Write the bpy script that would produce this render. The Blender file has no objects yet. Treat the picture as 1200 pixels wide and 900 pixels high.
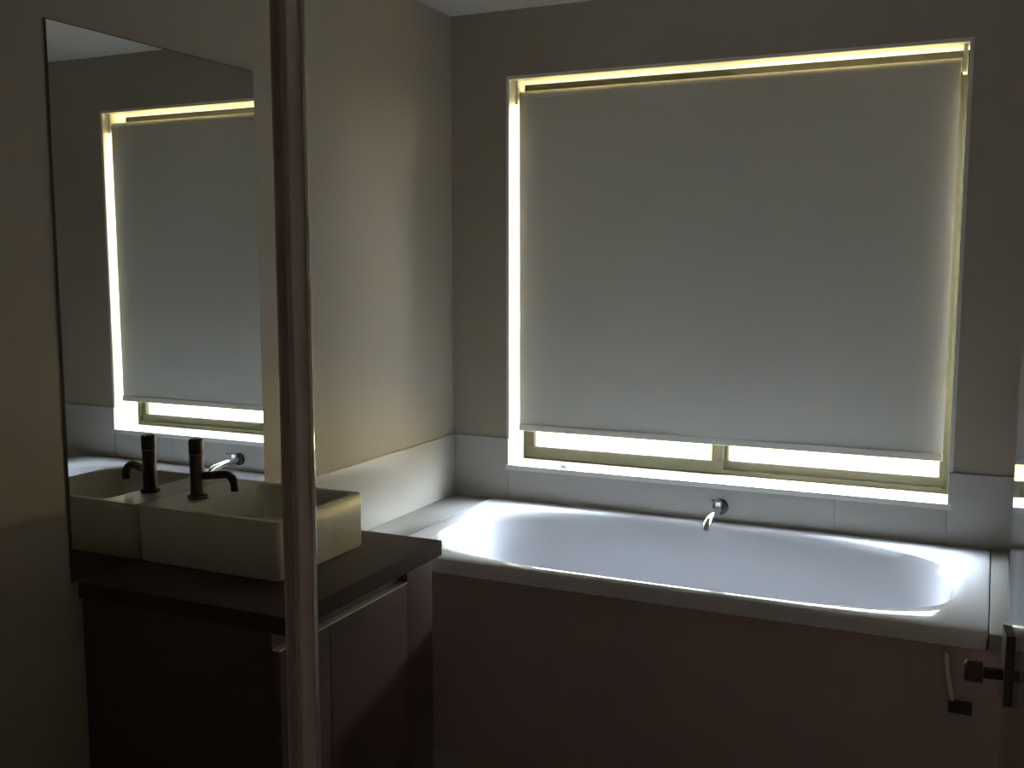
import bpy, bmesh, math, random
from mathutils import Vector, Matrix
R = math.radians
sc = bpy.context.scene
C = sc.collection

# ---------------------------------------------------------------- camera
cd = bpy.data.cameras.new('camera'); cam = bpy.data.objects.new('camera', cd); C.objects.link(cam)
cd.sensor_width = 36.0; cd.sensor_fit = 'HORIZONTAL'; cd.lens = 36.0 * 1210 / 1200
cd.clip_start = 0.02
cam.location = (0, 0, 1.5)
cam.rotation_euler = (R(90 - 6.6), 0, R(25.03))
sc.camera = cam

# ---------------------------------------------------------------- daylight outside (hazy blue-white sky over sunlit pale paving)
W = bpy.data.worlds.new('daylight'); sc.world = W; W.use_nodes = True
nt = W.node_tree; nt.nodes.clear()
out = nt.nodes.new('ShaderNodeOutputWorld'); bg = nt.nodes.new('ShaderNodeBackground')
tc = nt.nodes.new('ShaderNodeTexCoord'); sep = nt.nodes.new('ShaderNodeSeparateXYZ')
mr = nt.nodes.new('ShaderNodeMapRange'); mr.inputs[1].default_value = 0.0; mr.inputs[2].default_value = 0.55
ramp = nt.nodes.new('ShaderNodeMix'); ramp.data_type = 'RGBA'
ramp.inputs[7].default_value = (0.77, 0.86, 1.0, 1)      # hazy sky
nt.links.new(tc.outputs['Generated'], sep.inputs[0]); nt.links.new(sep.outputs[2], mr.inputs[0])
mr2 = nt.nodes.new('ShaderNodeMapRange'); mr2.inputs[1].default_value = -0.9; mr2.inputs[2].default_value = -0.1
gr = nt.nodes.new('ShaderNodeMix'); gr.data_type = 'RGBA'
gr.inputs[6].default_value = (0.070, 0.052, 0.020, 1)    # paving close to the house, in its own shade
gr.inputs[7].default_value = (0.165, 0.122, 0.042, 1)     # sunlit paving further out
nt.links.new(sep.outputs[2], mr2.inputs[0]); nt.links.new(mr2.outputs[0], gr.inputs[0]); nt.links.new(gr.outputs[2], ramp.inputs[6])
nt.links.new(mr.outputs[0], ramp.inputs[0]); nt.links.new(ramp.outputs[2], bg.inputs[0])
bg.inputs[1].default_value = 108.0
nt.links.new(bg.outputs[0], out.inputs[0])
# daylight portal in the strip of window that the blind leaves open (guides the sampling of the sky, emits nothing itself)
pl = bpy.data.lights.new('window_portal', 'AREA'); pl.shape = 'RECTANGLE'; pl.size = 1.5; pl.size_y = 0.12
pl.cycles.is_portal = True
po = bpy.data.objects.new('window_portal', pl); C.objects.link(po)
po.location = (-0.88, 3.70, 0.81); po.rotation_euler = (R(-90), 0, 0)

vs = sc.view_settings
vs.view_transform = 'Standard'; vs.look = 'None'; vs.gamma = 1; vs.use_curve_mapping = False
vs.exposure = 0.0
sc.cycles.max_bounces = 16; sc.cycles.diffuse_bounces = 10; sc.cycles.glossy_bounces = 8
sc.cycles.transparent_max_bounces = 12; sc.cycles.sample_clamp_indirect = 8.0
sc.cycles.use_denoising = True

# ---------------------------------------------------------------- materials
def mat(name, col, rough=0.5, metal=0.0, noise=0.0, nscale=8.0, bump=0.0, bscale=200.0, coat=0.0, spec=0.5, stretch=(1, 1, 1)):
    m = bpy.data.materials.new(name); m.use_nodes = True
    t = m.node_tree; b = t.nodes['Principled BSDF']
    b.inputs['Roughness'].default_value = rough; b.inputs['Metallic'].default_value = metal
    b.inputs['Coat Weight'].default_value = coat; b.inputs['Coat Roughness'].default_value = 0.06
    b.inputs['Specular IOR Level'].default_value = spec
    co = t.nodes.new('ShaderNodeTexCoord'); mp = t.nodes.new('ShaderNodeMapping'); mp.inputs['Scale'].default_value = stretch
    t.links.new(co.outputs['Object'], mp.inputs[0])
    n = t.nodes.new('ShaderNodeTexNoise'); n.inputs['Scale'].default_value = nscale; n.inputs['Detail'].default_value = 5
    t.links.new(mp.outputs[0], n.inputs['Vector'])
    mx = t.nodes.new('ShaderNodeMix'); mx.data_type = 'RGBA'
    a = [max(0, c * (1 - noise)) for c in col]; d = [min(1, c * (1 + noise)) for c in col]
    mx.inputs[6].default_value = (*a, 1); mx.inputs[7].default_value = (*d, 1)
    t.links.new(n.outputs['Fac'], mx.inputs[0]); t.links.new(mx.outputs[2], b.inputs['Base Color'])
    if bump:
        n2 = t.nodes.new('ShaderNodeTexNoise'); n2.inputs['Scale'].default_value = bscale
        t.links.new(mp.outputs[0], n2.inputs['Vector'])
        bp = t.nodes.new('ShaderNodeBump'); bp.inputs['Strength'].default_value = bump; bp.inputs['Distance'].default_value = 0.002
        t.links.new(n2.outputs['Fac'], bp.inputs['Height']); t.links.new(bp.outputs[0], b.inputs['Normal'])
    return m

def glass_mat(name, tint=(0.96, 0.98, 0.97), ior=1.5):
    """thin clear sheet: straight transmission plus a Fresnel mirror reflection"""
    m = bpy.data.materials.new(name); m.use_nodes = True
    t = m.node_tree; t.nodes.clear()
    o = t.nodes.new('ShaderNodeOutputMaterial'); mx = t.nodes.new('ShaderNodeMixShader')
    fr = t.nodes.new('ShaderNodeFresnel'); fr.inputs[0].default_value = ior
    ge = t.nodes.new('ShaderNodeNewGeometry'); sw = t.nodes.new('ShaderNodeMix')     # a ray leaves the sheet as it entered it
    sw.inputs[2].default_value = ior; sw.inputs[3].default_value = 1.0 / ior
    t.links.new(ge.outputs['Backfacing'], sw.inputs[0]); t.links.new(sw.outputs[0], fr.inputs[0])
    tr = t.nodes.new('ShaderNodeBsdfTransparent'); tr.inputs[0].default_value = (*tint, 1)
    gl = t.nodes.new('ShaderNodeBsdfGlossy'); gl.inputs['Roughness'].default_value = 0.0
    t.links.new(fr.outputs[0], mx.inputs[0]); t.links.new(tr.outputs[0], mx.inputs[1]); t.links.new(gl.outputs[0], mx.inputs[2])
    t.links.new(mx.outputs[0], o.inputs[0])
    return m

def blind_mat(name):
    m = bpy.data.materials.new(name); m.use_nodes = True
    t = m.node_tree; b = t.nodes['Principled BSDF']
    b.inputs['Roughness'].default_value = 0.9; b.inputs['Specular IOR Level'].default_value = 0.1
    co = t.nodes.new('ShaderNodeTexCoord')
    mp = t.nodes.new('ShaderNodeMapping'); mp.inputs['Scale'].default_value = (900, 900, 900)
    w = t.nodes.new('ShaderNodeTexNoise'); w.inputs['Scale'].default_value = 1.0
    t.links.new(co.outputs['Object'], mp.inputs[0]); t.links.new(mp.outputs[0], w.inputs['Vector'])
    mx = t.nodes.new('ShaderNodeMix'); mx.data_type = 'RGBA'
    mx.inputs[6].default_value = (0.62, 0.61, 0.56, 1); mx.inputs[7].default_value = (0.68, 0.67, 0.62, 1)
    t.links.new(w.outputs['Fac'], mx.inputs[0]); t.links.new(mx.outputs[2], b.inputs['Base Color'])
    tl = t.nodes.new('ShaderNodeBsdfTranslucent'); tl.inputs[0].default_value = BLIND_T
    ad = t.nodes.new('ShaderNodeAddShader')
    t.links.new(b.outputs[0], ad.inputs[0]); t.links.new(tl.outputs[0], ad.inputs[1])
    t.links.new(ad.outputs[0], t.nodes['Material Output'].inputs[0])
    return m
BLIND_T = (0.0005, 0.0005, 0.0004, 1)

M = dict(
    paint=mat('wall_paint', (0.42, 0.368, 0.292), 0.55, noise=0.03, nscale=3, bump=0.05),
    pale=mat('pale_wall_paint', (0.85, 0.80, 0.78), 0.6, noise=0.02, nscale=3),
    ceil=mat('ceiling_paint', (0.76, 0.75, 0.73), 0.8, noise=0.02),
    tile=mat('glazed_tile', (0.54, 0.525, 0.49), 0.18, noise=0.04, nscale=4),
    ledge=mat('grey_ledge_tile', (0.42, 0.42, 0.405), 0.25, noise=0.05, nscale=6),
    grout=mat('grout', (0.58, 0.57, 0.55), 0.9, noise=0.08, nscale=60),
    darktile=mat('brown_tile', (0.46, 0.345, 0.34), 0.35, noise=0.10, nscale=5),
    floor=mat('floor_tile', (0.38, 0.30, 0.285), 0.35, noise=0.12, nscale=4),
    acrylic=mat('white_acrylic', (0.84, 0.86, 0.925), 0.08, noise=0.01, coat=0.0, spec=0.3),
    ceramic=mat('white_ceramic', (0.72, 0.70, 0.60), 0.28, noise=0.02, coat=0.0),
    bench=mat('dark_benchtop', (0.060, 0.036, 0.032), 0.40, noise=0.25, nscale=40, spec=0.15),
    wood=mat('dark_veneer', (0.088, 0.054, 0.054), 0.35, noise=0.35, nscale=9, stretch=(1, 1, 12), bump=0.05),
    white=mat('white_gloss_paint', (0.88, 0.87, 0.83), 0.35, noise=0.02),
    alu=mat('bronze_grey_aluminium', (0.030, 0.027, 0.016), 0.7, metal=0.0, spec=0.08, noise=0.10, nscale=20),
    satin=mat('satin_aluminium', (0.75, 0.70, 0.66), 0.35, metal=0.0, noise=0.05),
    chrome=mat('chrome', (0.80, 0.80, 0.82), 0.08, metal=1.0, noise=0.02),
    darkmetal=mat('dark_metal', (0.075, 0.055, 0.052), 0.35, metal=0.6, noise=0.15, nscale=30),
    postm=mat('dark_post_metal', (0.62, 0.49, 0.46), 0.35, metal=0.0, noise=0.12, nscale=12, stretch=(1, 1, 0.1)),
    seal=mat('brown_seal', (0.42, 0.32, 0.30), 0.5, noise=0.1),
    black=mat('black_rubber', (0.02, 0.018, 0.018), 0.6, noise=0.1),
    edge=mat('dark_mirror_edge', (0.13, 0.12, 0.11), 0.4, noise=0.1),
    silver=mat('mirror_silver', (0.80, 0.82, 0.81), 0.0, metal=1.0, noise=0.0),
    glass=glass_mat('clear_glass', ior=1.38),
    pane=glass_mat('window_glass', (0.93, 0.95, 0.93)),
    blind=blind_mat('grey_blind_fabric'),
    plastic=mat('white_plastic', (0.82, 0.81, 0.77), 0.4, noise=0.02),
)

# ---------------------------------------------------------------- helpers
def bx(bm, lo, hi, bevel=0.0, seg=2):
    lo = Vector(lo); hi = Vector(hi)
    r = bmesh.ops.create_cube(bm, size=1.0)
    vs_ = r['verts']
    for v in vs_:
        v.co = Vector(((lo[i] + hi[i]) / 2 + v.co[i] * (hi[i] - lo[i])) for i in range(3))
    if bevel:
        es = {e for v in vs_ for e in v.link_edges}
        bmesh.ops.bevel(bm, geom=list(es), offset=bevel, segments=seg, affect='EDGES', profile=0.7)
    return bm

def tube(bm, pts, rad, seg=16, caps=True):
    pts = [Vector(p) for p in pts]; rads = rad if isinstance(rad, (list, tuple)) else [rad] * len(pts)
    rings = []
    n0 = None
    for i, p in enumerate(pts):
        t = (pts[min(i + 1, len(pts) - 1)] - pts[max(i - 1, 0)]).normalized()
        if n0 is None:
            n0 = t.orthogonal().normalized()
        n0 = (n0 - t * n0.dot(t)).normalized(); b = t.cross(n0)
        rings.append([bm.verts.new(p + (n0 * math.cos(2 * math.pi * k / seg) + b * math.sin(2 * math.pi * k / seg)) * rads[i]) for k in range(seg)])
    for a, b in zip(rings, rings[1:]):
        for k in range(seg):
            bm.faces.new((a[k], a[(k + 1) % seg], b[(k + 1) % seg], b[k]))
    if caps:
        bm.faces.new(rings[0][::-1]); bm.faces.new(rings[-1])
    return bm

def obj(name, bm, m, parent=None, smooth=None, origin=None):
    bmesh.ops.recalc_face_normals(bm, faces=bm.faces[:])
    me = bpy.data.meshes.new(name)
    if origin is not None:
        bmesh.ops.translate(bm, verts=bm.verts[:], vec=-Vector(origin))
    bm.to_mesh(me); bm.free()
    if m is not None: me.materials.append(M[m])
    if smooth is not None:
        me.polygons.foreach_set('use_smooth', [True] * len(me.polygons))
        me.set_sharp_from_angle(angle=R(smooth))
    o = bpy.data.objects.new(name, me); C.objects.link(o)
    if origin is not None: o.location = origin
    if parent is not None:
        o.parent = parent
        o.matrix_parent_inverse = parent.matrix_world.inverted() if False else Matrix.Translation(-parent.location)
        if parent.parent is not None and parent.type == 'MESH':
            o.matrix_parent_inverse = Matrix.Identity(4)
    return o

def box(name, lo, hi, m, parent=None, bevel=0.0):
    return obj(name, bx(bmesh.new(), lo, hi, bevel), m, parent, smooth=30 if bevel else None)

def thing(name, label, cat, loc, group=None):
    o = bpy.data.objects.new(name, None); C.objects.link(o); o.location = loc; o.empty_display_size = 0.1
    o['label'] = label; o['category'] = cat
    if group: o['group'] = group
    return o
def tag(o, label, cat, group=None):
    o['label'] = label; o['category'] = cat
    if group: o['group'] = group
    return o
def struct(o, label, cat):
    o['kind'] = 'structure'; o['label'] = label; o['category'] = cat
    return o

# ---------------------------------------------------------------- room shell
XL, XR, YF, YB, ZC = -1.8914, 1.15, 3.51, -0.80, 2.418     # left wall, right wall, window wall, back wall, ceiling
TH = 0.20
WX0, WX1, WZ0, WZ1 = -1.65, -0.107, 0.744, 2.172           # window opening

struct(box('floor', (XL - TH, YB - TH, -0.1), (XR + TH, YF + TH, 0), 'floor'), 'beige tiled bathroom floor', 'floor')
struct(box('ceiling', (XL - TH, YB - TH, ZC), (XR + TH, YF + TH, ZC + 0.1), 'ceil'), 'pale plain ceiling above the window wall', 'ceiling')
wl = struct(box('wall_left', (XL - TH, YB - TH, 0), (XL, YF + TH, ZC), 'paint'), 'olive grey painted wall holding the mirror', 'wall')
struct(box('wall_right', (XR, YB - TH, 0), (XR + TH, YF + TH, ZC), 'pale'), 'pale painted wall on the shower side of the room', 'wall')
struct(box('wall_back', (XL, YB - TH, 0), (XR, YB, ZC), 'pale'), 'pale painted wall behind the viewer', 'wall')
bm = bmesh.new()
LT = 0.012
bx(bm, (XL, YF, 0), (WX0 - LT, YF + TH, ZC)); bx(bm, (WX1 + LT, YF, 0), (XR, YF + TH, ZC))
bx(bm, (WX0 - LT, YF, 0), (WX1 + LT, YF + TH, WZ0 - 0.02)); bx(bm, (WX0 - LT, YF, WZ1 + LT), (WX1 + LT, YF + TH, ZC))
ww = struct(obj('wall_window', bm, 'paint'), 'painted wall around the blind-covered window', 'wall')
struct(box('wall_nib', (0.125, 0.50, 0), (XR, 0.62, ZC), 'pale'), 'short pale wall that carries the shower door', 'wall')

# ---------------------------------------------------------------- splashback: one row of glazed tiles with recessed joints
TZ0, TZ1, TT, J = 0.0, 0.845, 0.009, 0.0016
def tile_run(parent, axis, a0, a1, z0, z1, step, plane, sgn):
    """tiles stand proud of a grout bed; axis 0 runs along x (window wall), axis 1 along y (left wall)"""
    a = a0
    while a < a1 - 1e-4:
        b = min(a + step, a1)
        lo = [0, 0, z0 + J / 2]; hi = [0, 0, z1 - J / 2]
        lo[axis] = a + J / 2; hi[axis] = b - J / 2
        k = 1 - axis
        lo[k], hi[k] = (plane - TT, plane) if sgn < 0 else (plane, plane + TT)
        t = box('tile', lo, hi, 'tile', parent, bevel=0.0012)
        a = b
    lo = [0, 0, z0]; hi = [0, 0, z1]; lo[axis] = a0; hi[axis] = a1; k = 1 - axis
    lo[k], hi[k] = (plane - TT * 0.7, plane) if sgn < 0 else (plane, plane + TT * 0.7)
    box('grout_bed', lo, hi, 'grout', parent)
RIM = 0.613
tile_run(ww, 0, XL + TT, WX0, RIM - 0.01, TZ1, 1.2, YF, -1)
tile_run(ww, 0, WX0, WX1, RIM - 0.01, WZ0 - 0.002, 1.2, YF, -1)
tile_run(ww, 0, WX1, XR, RIM - 0.01, TZ1, 1.2, YF, -1)
tile_run(wl, 1, 2.36, YF, RIM - 0.01, TZ1, 1.2, XL, 1)
tile_run(wl, 1, 2.36, 2.70, 0.0, RIM - 0.01, 0.34, XL, 1)

# ---------------------------------------------------------------- window: reveal lining, sliding sashes
win = bpy.data.objects.new('window_1', None); C.objects.link(win); win.location = ((WX0 + WX1) / 2, YF, WZ0)
struct(win, 'aluminium sliding window glowing behind the grey blind', 'window')
FY0, FY1 = 3.64, 3.70
def wpart(name, lo, hi, m, bev=0.0): return box(name, lo, hi, m, win, bev)
wpart('jamb_lining', (WX0 - 0.0118, YF - 0.001, WZ0 + 0.0002), (WX0, FY1, WZ1 + 0.0118), 'white')
wpart('jamb_lining', (WX1, YF - 0.001, WZ0 + 0.0002), (WX1 + 0.0118, FY1, WZ1 + 0.0118), 'white')
wpart('head_lining', (WX0 + 0.0002, YF - 0.001, WZ1), (WX1 - 0.0002, FY1, WZ1 + 0.0118), 'white')
wpart('window_sill', (WX0 - 0.0118, YF - 0.012, WZ0 - 0.0198), (WX1 + 0.0118, FY1, WZ0), 'white', 0.003)
# outer frame
bm = bmesh.new()
bx(bm, (WX0, FY0 + 0.01, WZ0 + 0.0005), (WX1, FY1, WZ0 + 0.018), 0.001); bx(bm, (WX0, FY0 + 0.01, WZ1 - 0.03), (WX1, FY1, WZ1), 0.001)
bx(bm, (WX0, FY0 + 0.01, WZ0 + 0.018), (WX0 + 0.014, FY1, WZ1 - 0.03), 0.001); bx(bm, (WX1 - 0.014, FY0 + 0.01, WZ0 + 0.018), (WX1, FY1, WZ1 - 0.03), 0.001)
obj('outer_frame', bm, 'alu', win)
def sash(x0, x1, y0, sl, sr):
    bm = bmesh.new(); z0, z1 = WZ0 + 0.006, WZ1 - 0.02
    bx(bm, (x0, y0, z0), (x1, y0 + 0.022, z0 + 0.045), 0.002); bx(bm, (x0, y0, z1 - 0.04), (x1, y0 + 0.022, z1), 0.002)
    bx(bm, (x0, y0, z0 + 0.045), (x0 + sl, y0 + 0.022, z1 - 0.04), 0.002); bx(bm, (x1 - sr, y0, z0 + 0.045), (x1, y0 + 0.022, z1 - 0.04), 0.002)
    s = obj('sash', bm, 'alu', win)
    p = obj('pane', bx(bmesh.new(), (x0 + sl, y0 + 0.009, z0 + 0.045), (x1 - sr, y0 + 0.013, z1 - 0.04)), 'pane')
    p.parent = s; p.matrix_parent_inverse = s.matrix_world.inverted()
    return s
sash(WX0 + 0.002, -0.862, FY0, 0.045, 0.042)
sash(-0.893, WX1 - 0.002, FY0 + 0.024, 0.045, 0.034)

# ---------------------------------------------------------------- roller blind
BX0, BX1, BZ0, BZT, BY = -1.622, -0.129, 0.872, 2.112, 3.538
bl = thing('roller_blind', 'grey fabric roller blind drawn down over the wide window', 'blind', ((BX0 + BX1) / 2, BY, 0.86))
bm = bmesh.new()
nx, nz = 24, 24
grid = [[None] * (nz + 1) for _ in range(nx + 1)]
for i in range(nx + 1):
    for j in range(nz + 1):
        u, v = i / nx, j / nz
        sag = 0.0025 * math.sin(7 * u + 1.1) * (1 - v) + 0.0012 * math.sin(17 * u + 2) * (1 - v)
        grid[i][j] = bm.verts.new((BX0 + (BX1 - BX0) * u, BY + sag, BZ0 + 0.02 + (BZT - BZ0 - 0.02) * v))
for i in range(nx):
    for j in range(nz):
        bm.faces.new((grid[i][j], grid[i + 1][j], grid[i + 1][j + 1], grid[i][j + 1]))
obj('fabric', bm, 'blind', bl, smooth=60)
bm = bmesh.new()
tube(bm, [(BX0, BY + 0.02, BZT), (BX1, BY + 0.02, BZT)], 0.021, 24)
obj('roller_tube', bm, 'blind', bl, smooth=40)
bm = bmesh.new(); bx(bm, (BX0, BY - 0.0045, BZ0), (BX1, BY + 0.0045, BZ0 + 0.026), 0.004, 3)
obj('bottom_bar', bm, 'blind', bl, smooth=40)
for x in (BX0 - 0.018, BX1 + 0.004):
    bm = bmesh.new(); bx(bm, (x, BY, BZT - 0.026), (x + 0.012, BY + 0.045, WZ1 - 0.001), 0.002)
    obj('bracket', bm, 'plastic', bl, smooth=40)
    bm = bmesh.new(); tube(bm, [(x + 0.001, BY + 0.02, BZT), (x + 0.011, BY + 0.02, BZT)], 0.024, 20)
    obj('end_cap', bm, 'plastic', bl, smooth=40)
# small white knob left on the sill
bm = bmesh.new()
kx, ky = -1.43, 3.535
tube(bm, [(kx, ky, WZ0), (kx, ky, WZ0 + 0.006), (kx, ky, WZ0 + 0.014), (kx, ky, WZ0 + 0.018)], [0.018, 0.020, 0.016, 0.006], 20)
tag(obj('sill_knob', bm, 'ledge', smooth=50, origin=(kx, ky, WZ0)), 'small round pale knob on the window sill, below the blind', 'knob')

# ---------------------------------------------------------------- bath in its surround
TX0, TX1, TY0, TY1 = -1.722, 0.026, 2.680, 3.497
# front panel below the lip and tiled deck slabs at both ends
HX0, HX1 = XL + TT, 0.075
tag(obj('tiled_hob', bx(bmesh.new(), (HX0, TY0 + 0.016, 0.0), (HX1, TY0 + 0.05, RIM - 0.048), 0.001), 'darktile', smooth=30, origin=(-0.9, TY0 + 0.03, 0)),
    'plain brown tiled hob closing the front of the bath', 'bath surround')
for x0, x1, lab in ((HX0 + 0.0015, TX0 - 0.0003, 'grey tiled ledge between the left wall and the bathtub'), (TX1 + 0.0003, HX1, 'narrow grey tiled ledge at the shower end of the bathtub')):
    lg = thing('bath_ledge', lab, 'ledge', ((x0 + x1) / 2, 3.1, 0), 'ledges at the ends of the bathtub')
    box('top_tile', (x0, TY0 + 0.001, RIM - 0.047), (x1, YF - TT, RIM - 0.003), 'ledge', lg, 0.002)
    box('core', (x0, TY0 + 0.052, 0), (x1, YF - TT, RIM - 0.047), 'grout', lg)

def sup(cx_, cy_, ax, ay, e, k, N):
    t = 2 * math.pi * k / N
    c, s = math.cos(t), math.sin(t)
    return cx_ + ax * math.copysign(abs(c) ** (2 / e), c), cy_ + ay * math.copysign(abs(s) ** (2 / e), s)
bm = bmesh.new()
N = 96
cxm, cym = (TX0 + TX1) / 2, (TY0 + TY1) / 2
hx, hy = (TX1 - TX0) / 2, (TY1 - TY0) / 2
loops = []
# (centre dx, centre dy, half x, half y, exponent, z)
prof = [
    (0, 0, hx - 0.004, hy - 0.004, 60, RIM - 0.048),
    (0, 0, hx, hy, 50, RIM - 0.012),
    (0, 0, hx - 0.003, hy - 0.003, 44, RIM - 0.003),
    (0, 0, hx - 0.010, hy - 0.010, 40, RIM),
    (0.000, -0.004, hx - 0.062, hy - 0.036, 5.0, RIM + 0.001),
    (-0.004, -0.004, hx - 0.074, hy - 0.046, 3.6, RIM - 0.002),
    (-0.006, -0.004, hx - 0.082, hy - 0.054, 3.3, RIM - 0.012),
    (-0.006, -0.004, hx - 0.092, hy - 0.064, 3.2, RIM - 0.040),
    (-0.004, 0.000, hx - 0.125, hy - 0.085, 3.1, RIM - 0.160),
    (0.010, 0.000, hx - 0.185, hy - 0.110, 3.0, RIM - 0.290),
    (0.022, 0.000, hx - 0.240, hy - 0.145, 2.9, RIM - 0.360),
    (0.030, 0.000, hx - 0.310, hy - 0.190, 2.8, RIM - 0.385),
    (0.030, 0.000, hx - 0.500, hy - 0.280, 2.6, RIM - 0.392),
]
for dx, dy, ax, ay, e, z in prof:
    loops.append([bm.verts.new((*sup(cxm + dx, cym + dy, ax, ay, e, k, N), z)) for k in range(N)])
for a, b in zip(loops, loops[1:]):
    for k in range(N):
        bm.faces.new((a[k], a[(k + 1) % N], b[(k + 1) % N], b[k]))
bm.faces.new(loops[-1])
tub = thing('bathtub', 'white drop-in bathtub with a rounded oval basin under the window', 'bathtub', (cxm, cym, 0.2))
obj('shell', bm, 'acrylic', tub, smooth=35)
bm = bmesh.new(); z = RIM - 0.392
tube(bm, [(-0.36, cym, z + 0.0005), (-0.36, cym, z + 0.004), (-0.36, cym, z + 0.005)], [0.032, 0.032, 0.020], 24)
obj('drain', bm, 'chrome', tub, smooth=40)
# slim rod with dark tip hanging under the lip at the bath front
rod = thing('hanging_rod', 'thin pale rod with a dark tip hanging on the bath front', 'rod', (-0.05, 2.67, 0.404))
bm = bmesh.new(); tube(bm, [(-0.067, 2.670, 0.550), (-0.063, 2.670, 0.51), (-0.049, 2.670, 0.432)], 0.0055, 12)
obj('rod_stem', bm, 'plastic', rod, smooth=40)
bm = bmesh.new(); bx(bm, (-0.057, 2.658, 0.404), (-0.003, 2.678, 0.433), 0.006, 3)
obj('tip', bm, 'black', rod, smooth=40)

# bath spout with mixer lever on the tiles
sp = thing('bath_spout', 'chrome wall spout and lever over the back edge of the bathtub', 'tap', (-0.832, YF - TT, 0.66))
y0 = YF - TT
bm = bmesh.new(); tube(bm, [(-0.832, y0, 0.662), (-0.832, y0 - 0.008, 0.662), (-0.832, y0 - 0.011, 0.662)], [0.027, 0.027, 0.022], 24)
obj('flange', bm, 'darkmetal', sp, smooth=40)
bm = bmesh.new(); tube(bm, [(-0.832, y0 - 0.008, 0.662), (-0.832, y0 - 0.10, 0.657), (-0.832, y0 - 0.165, 0.650), (-0.832, y0 - 0.19, 0.640), (-0.832, y0 - 0.20, 0.622)], [0.014, 0.013, 0.0125, 0.0125, 0.012], 18)
obj('spout', bm, 'chrome', sp, smooth=50)
bm = bmesh.new(); tube(bm, [(-0.832, y0 - 0.035, 0.672), (-0.832, y0 - 0.035, 0.688)], 0.013, 18)
tube(bm, [(-0.832, y0 - 0.035, 0.690), (-0.838, y0 - 0.085, 0.700)], [0.006, 0.005], 10)
obj('lever', bm, 'chrome', sp, smooth=50)

# ---------------------------------------------------------------- vanity
VY0, VY1, VX1, CZ = 1.675, 2.345, -1.300, 0.773
G = 0.002
van = thing('vanity_cabinet', 'dark wood vanity cabinet standing against the left wall', 'cabinet', (-1.6, 2.0, 0))
bm = bmesh.new()
fx = VX1 - 0.025
bx(bm, (XL + G, VY0 + 0.01, 0.10), (fx - 0.020, VY1 - 0.01, CZ - 0.040 - G), 0.001)
obj('body', bm, 'wood', van)
box('kickboard', (XL + G, VY0 + 0.03, 0.0), (fx - 0.07, VY1 - 0.03, 0.10), 'wood', van)
ym = (VY0 + VY1) / 2
ym, ye = 1.865, 2.205
box('filler_panel', (fx - 0.019, ye + 0.0024, 0.105), (fx - 0.001, VY1 - 0.010, 0.730), 'wood', van, 0.0015)
for a, b in ((VY0 + 0.010, ym - 0.0012), (ym + 0.0012, ye)):
    d = box('door', (fx - 0.019, a, 0.105), (fx, b, 0.692), 'wood', van, 0.0015)
    e = box('finger_edge', (fx - 0.019, a, 0.692), (fx + 0.001, b, 0.6955), 'satin')
    e.parent = d; e.matrix_parent_inverse = Matrix.Translation(-van.location)
    e.matrix_parent_inverse = Matrix.Identity(4); e.location = (0, 0, 0)
bt = tag(obj('benchtop', bx(bmesh.new(), (XL + G, VY0, CZ - 0.040), (VX1, VY1, CZ), 0.003, 3), 'bench', smooth=40, origin=(-1.6, 2.0, CZ - 0.04)), 'dark glossy benchtop lying on the vanity cabinet', 'benchtop')

# rectangular vessel basin
SX0, SX1, SY0, SY1, SZ = XL + 0.006, -1.460, 1.860, 2.215, 0.914
bs = thing('vessel_basin', 'square white vessel basin sitting on the dark benchtop', 'basin', ((SX0 + SX1) / 2, (SY0 + SY1) / 2, CZ))
bm = bmesh.new()
def rr(x0, x1, y0, y1, r, z, n=6):
    vv = []
    for (cx_, cy_, a0) in ((x1 - r, y1 - r, 0), (x0 + r, y1 - r, 90), (x0 + r, y0 + r, 180), (x1 - r, y0 + r, 270)):
        for i in range(n + 1):
            a = R(a0 + 90 * i / n)
            vv.append(bm.verts.new((cx_ + r * math.cos(a), cy_ + r * math.sin(a), z)))
    return vv
LB = 0.115   # tap ledge at the back
wl_ = 0.016
lp = [rr(SX0 + 0.004, SX1 - 0.004, SY0 + 0.004, SY1 - 0.004, 0.012, CZ + 0.001),
      rr(SX0 + 0.001, SX1 - 0.001, SY0 + 0.001, SY1 - 0.001, 0.014, CZ + 0.006),
      rr(SX0, SX1, SY0, SY1, 0.014, SZ - 0.004),
      rr(SX0 + 0.002, SX1 - 0.002, SY0 + 0.002, SY1 - 0.002, 0.013, SZ),
      rr(SX0 + LB, SX1 - wl_, SY0 + wl_, SY1 - wl_, 0.030, SZ),
      rr(SX0 + LB + 0.004, SX1 - wl_ - 0.004, SY0 + wl_ + 0.004, SY1 - wl_ - 0.004, 0.030, SZ - 0.005),
      rr(SX0 + LB + 0.012, SX1 - wl_ - 0.012, SY0 + wl_ + 0.012, SY1 - wl_ - 0.012, 0.035, SZ - 0.085),
      rr(SX0 + LB + 0.035, SX1 - wl_ - 0.035, SY0 + wl_ + 0.035, SY1 - wl_ - 0.035, 0.040, SZ - 0.108)]
for a, b in zip(lp, lp[1:]):
    for k in range(len(a)):
        bm.faces.new((a[k], a[(k + 1) % len(a)], b[(k + 1) % len(a)], b[k]))
bm.faces.new(lp[0][::-1]); bm.faces.new(lp[-1])
obj('bowl', bm, 'ceramic', bs, smooth=35)
bm = bmesh.new(); mx_, my_ = (SX0 + LB + SX1) / 2, (SY0 + SY1) / 2
tube(bm, [(mx_, my_, SZ - 0.108), (mx_, my_, SZ - 0.104), (mx_, my_, SZ - 0.102)], [0.028, 0.028, 0.02], 20)
obj('drain', bm, 'chrome', bs, smooth=40)

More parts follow.
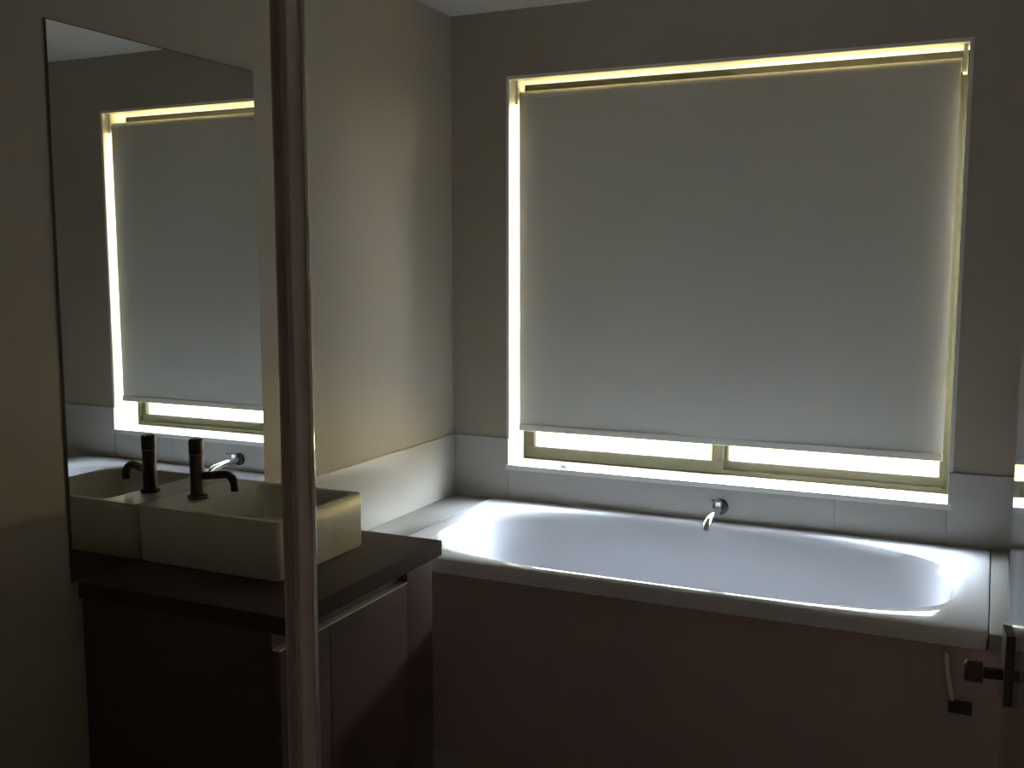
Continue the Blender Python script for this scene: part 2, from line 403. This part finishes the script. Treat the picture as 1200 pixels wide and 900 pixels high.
# basin mixer
TXc, TYc = -1.807, 1.988
tp = thing('basin_mixer', 'dark upright basin mixer tap on the back ledge of the basin', 'tap', (TXc, TYc, SZ))
bm = bmesh.new(); tube(bm, [(TXc, TYc, SZ + 0.0005), (TXc, TYc, SZ + 0.006), (TXc, TYc, SZ + 0.009)], [0.025, 0.025, 0.019], 24)
obj('base_ring', bm, 'darkmetal', tp, smooth=40)
bm = bmesh.new(); tube(bm, [(TXc, TYc, SZ + 0.008), (TXc, TYc, SZ + 0.110)], 0.0175, 24)
obj('tap_body', bm, 'darkmetal', tp, smooth=40)
bm = bmesh.new()
pts = [(TXc + 0.010, TYc + 0.004, SZ + 0.055)]
for i in range(9):
    a = R(90 - 90 * i / 8)
    pts.append((TXc + 0.075 + 0.028 * math.cos(a), TYc + 0.02, SZ + 0.034 + 0.028 * math.sin(a)))
pts.append((TXc + 0.103, TYc + 0.02, SZ + 0.022))
tube(bm, pts, 0.0105, 14)
obj('spout', bm, 'darkmetal', tp, smooth=50)
bm = bmesh.new(); tube(bm, [(TXc, TYc, SZ + 0.113), (TXc, TYc, SZ + 0.146), (TXc, TYc, SZ + 0.150)], [0.0185, 0.0185, 0.015], 24)
obj('lever', bm, 'darkmetal', tp, smooth=40)

# ---------------------------------------------------------------- mirror
MY0, MY1, MZ0, MZ1 = 1.658, 2.352, CZ + 0.001, 2.030
mi = thing('wall_mirror', 'tall frameless wall mirror above the vanity, reflecting the blind', 'mirror', (XL, (MY0 + MY1) / 2, MZ0))
box('backing', (XL + 0.001, MY0, MZ0), (XL + 0.0038, MY1, MZ1), 'edge', mi)
box('mirror_glass', (XL + 0.004, MY0 + 0.003, MZ0 + 0.003), (XL + 0.0055, MY1 - 0.0005, MZ1 - 0.003), 'silver', mi)

# ---------------------------------------------------------------- tall post in front of the vanity
px0, px1, py0, py1 = -0.933, -0.904, 1.200, 1.238
ps = thing('screen_post', 'tall dark metal post rising in front of the mirror and vanity', 'post', ((px0 + px1) / 2, (py0 + py1) / 2, 0))
bm = bmesh.new(); bx(bm, (px0, py0, 0.0), (px1, py1, ZC - 0.001), 0.004, 3)
obj('profile', bm, 'postm', ps, smooth=40)
bm = bmesh.new(); bx(bm, (px0 + 0.007, py0 - 0.003, 0.0), (px0 + 0.019, py0 + 0.002, ZC - 0.001), 0.001)
obj('seal_strip', bm, 'seal', ps, smooth=40)
bm = bmesh.new(); tube(bm, [(px1 + 0.0015, py1 - 0.003, 0.0), (px1 + 0.0015, py1 - 0.003, ZC - 0.001)], 0.0045, 12)
obj('edge_bead', bm, 'chrome', ps, smooth=50)

# ---------------------------------------------------------------- glass shower door standing ajar
ang = R(5.0)
ex, ey = 0.0310, 1.35
dl = 0.70
sd = thing('shower_door', 'clear glass shower door with a dark knob, seen edge-on', 'shower door', (ex, ey, 0.0))
sd.rotation_euler = (0, 0, 0)
dirv = Vector((math.sin(ang), -math.cos(ang), 0)); nrm = Vector((math.cos(ang), math.sin(ang), 0))
def dprism(name, u0, u1, n0, n1, z0, z1, m, parent=sd):
    bm = bmesh.new()
    o = Vector((ex, ey, 0)); vv = []
    for z in (z0, z1):
        for u, nn in ((u0, n0), (u1, n0), (u1, n1), (u0, n1)):
            vv.append(bm.verts.new(o + dirv * u + nrm * nn + Vector((0, 0, z))))
    for f in ((0, 1, 2, 3), (4, 5, 6, 7), (0, 1, 5, 4), (1, 2, 6, 5), (2, 3, 7, 6), (3, 0, 4, 7)):
        bm.faces.new([vv[i] for i in f])
    return obj(name, bm, m, parent)
dprism('glass_pane', 0, dl, 0, 0.006, 0.01, 2.15, 'glass')
for z in (0.30, 1.85):
    dprism('hinge', dl - 0.05, dl + 0.032, -0.006, 0.012, z - 0.035, z + 0.035, 'darkmetal')
o = Vector((ex, ey, 0)) + dirv * 0.035
bm = bmesh.new(); c = o + Vector((0, 0, 1.016))
tube(bm, [c + nrm * -0.001, c + nrm * -0.026, c + nrm * -0.027, c + nrm * -0.044, c + nrm * -0.047], [0.007, 0.007, 0.013, 0.013, 0.010], 18)
kn = obj('knob', bm, 'darkmetal', sd, smooth=40)
dprism('knob_plate', 0.012, 0.055, -0.005, 0.011, 0.985, 1.070, 'darkmetal')
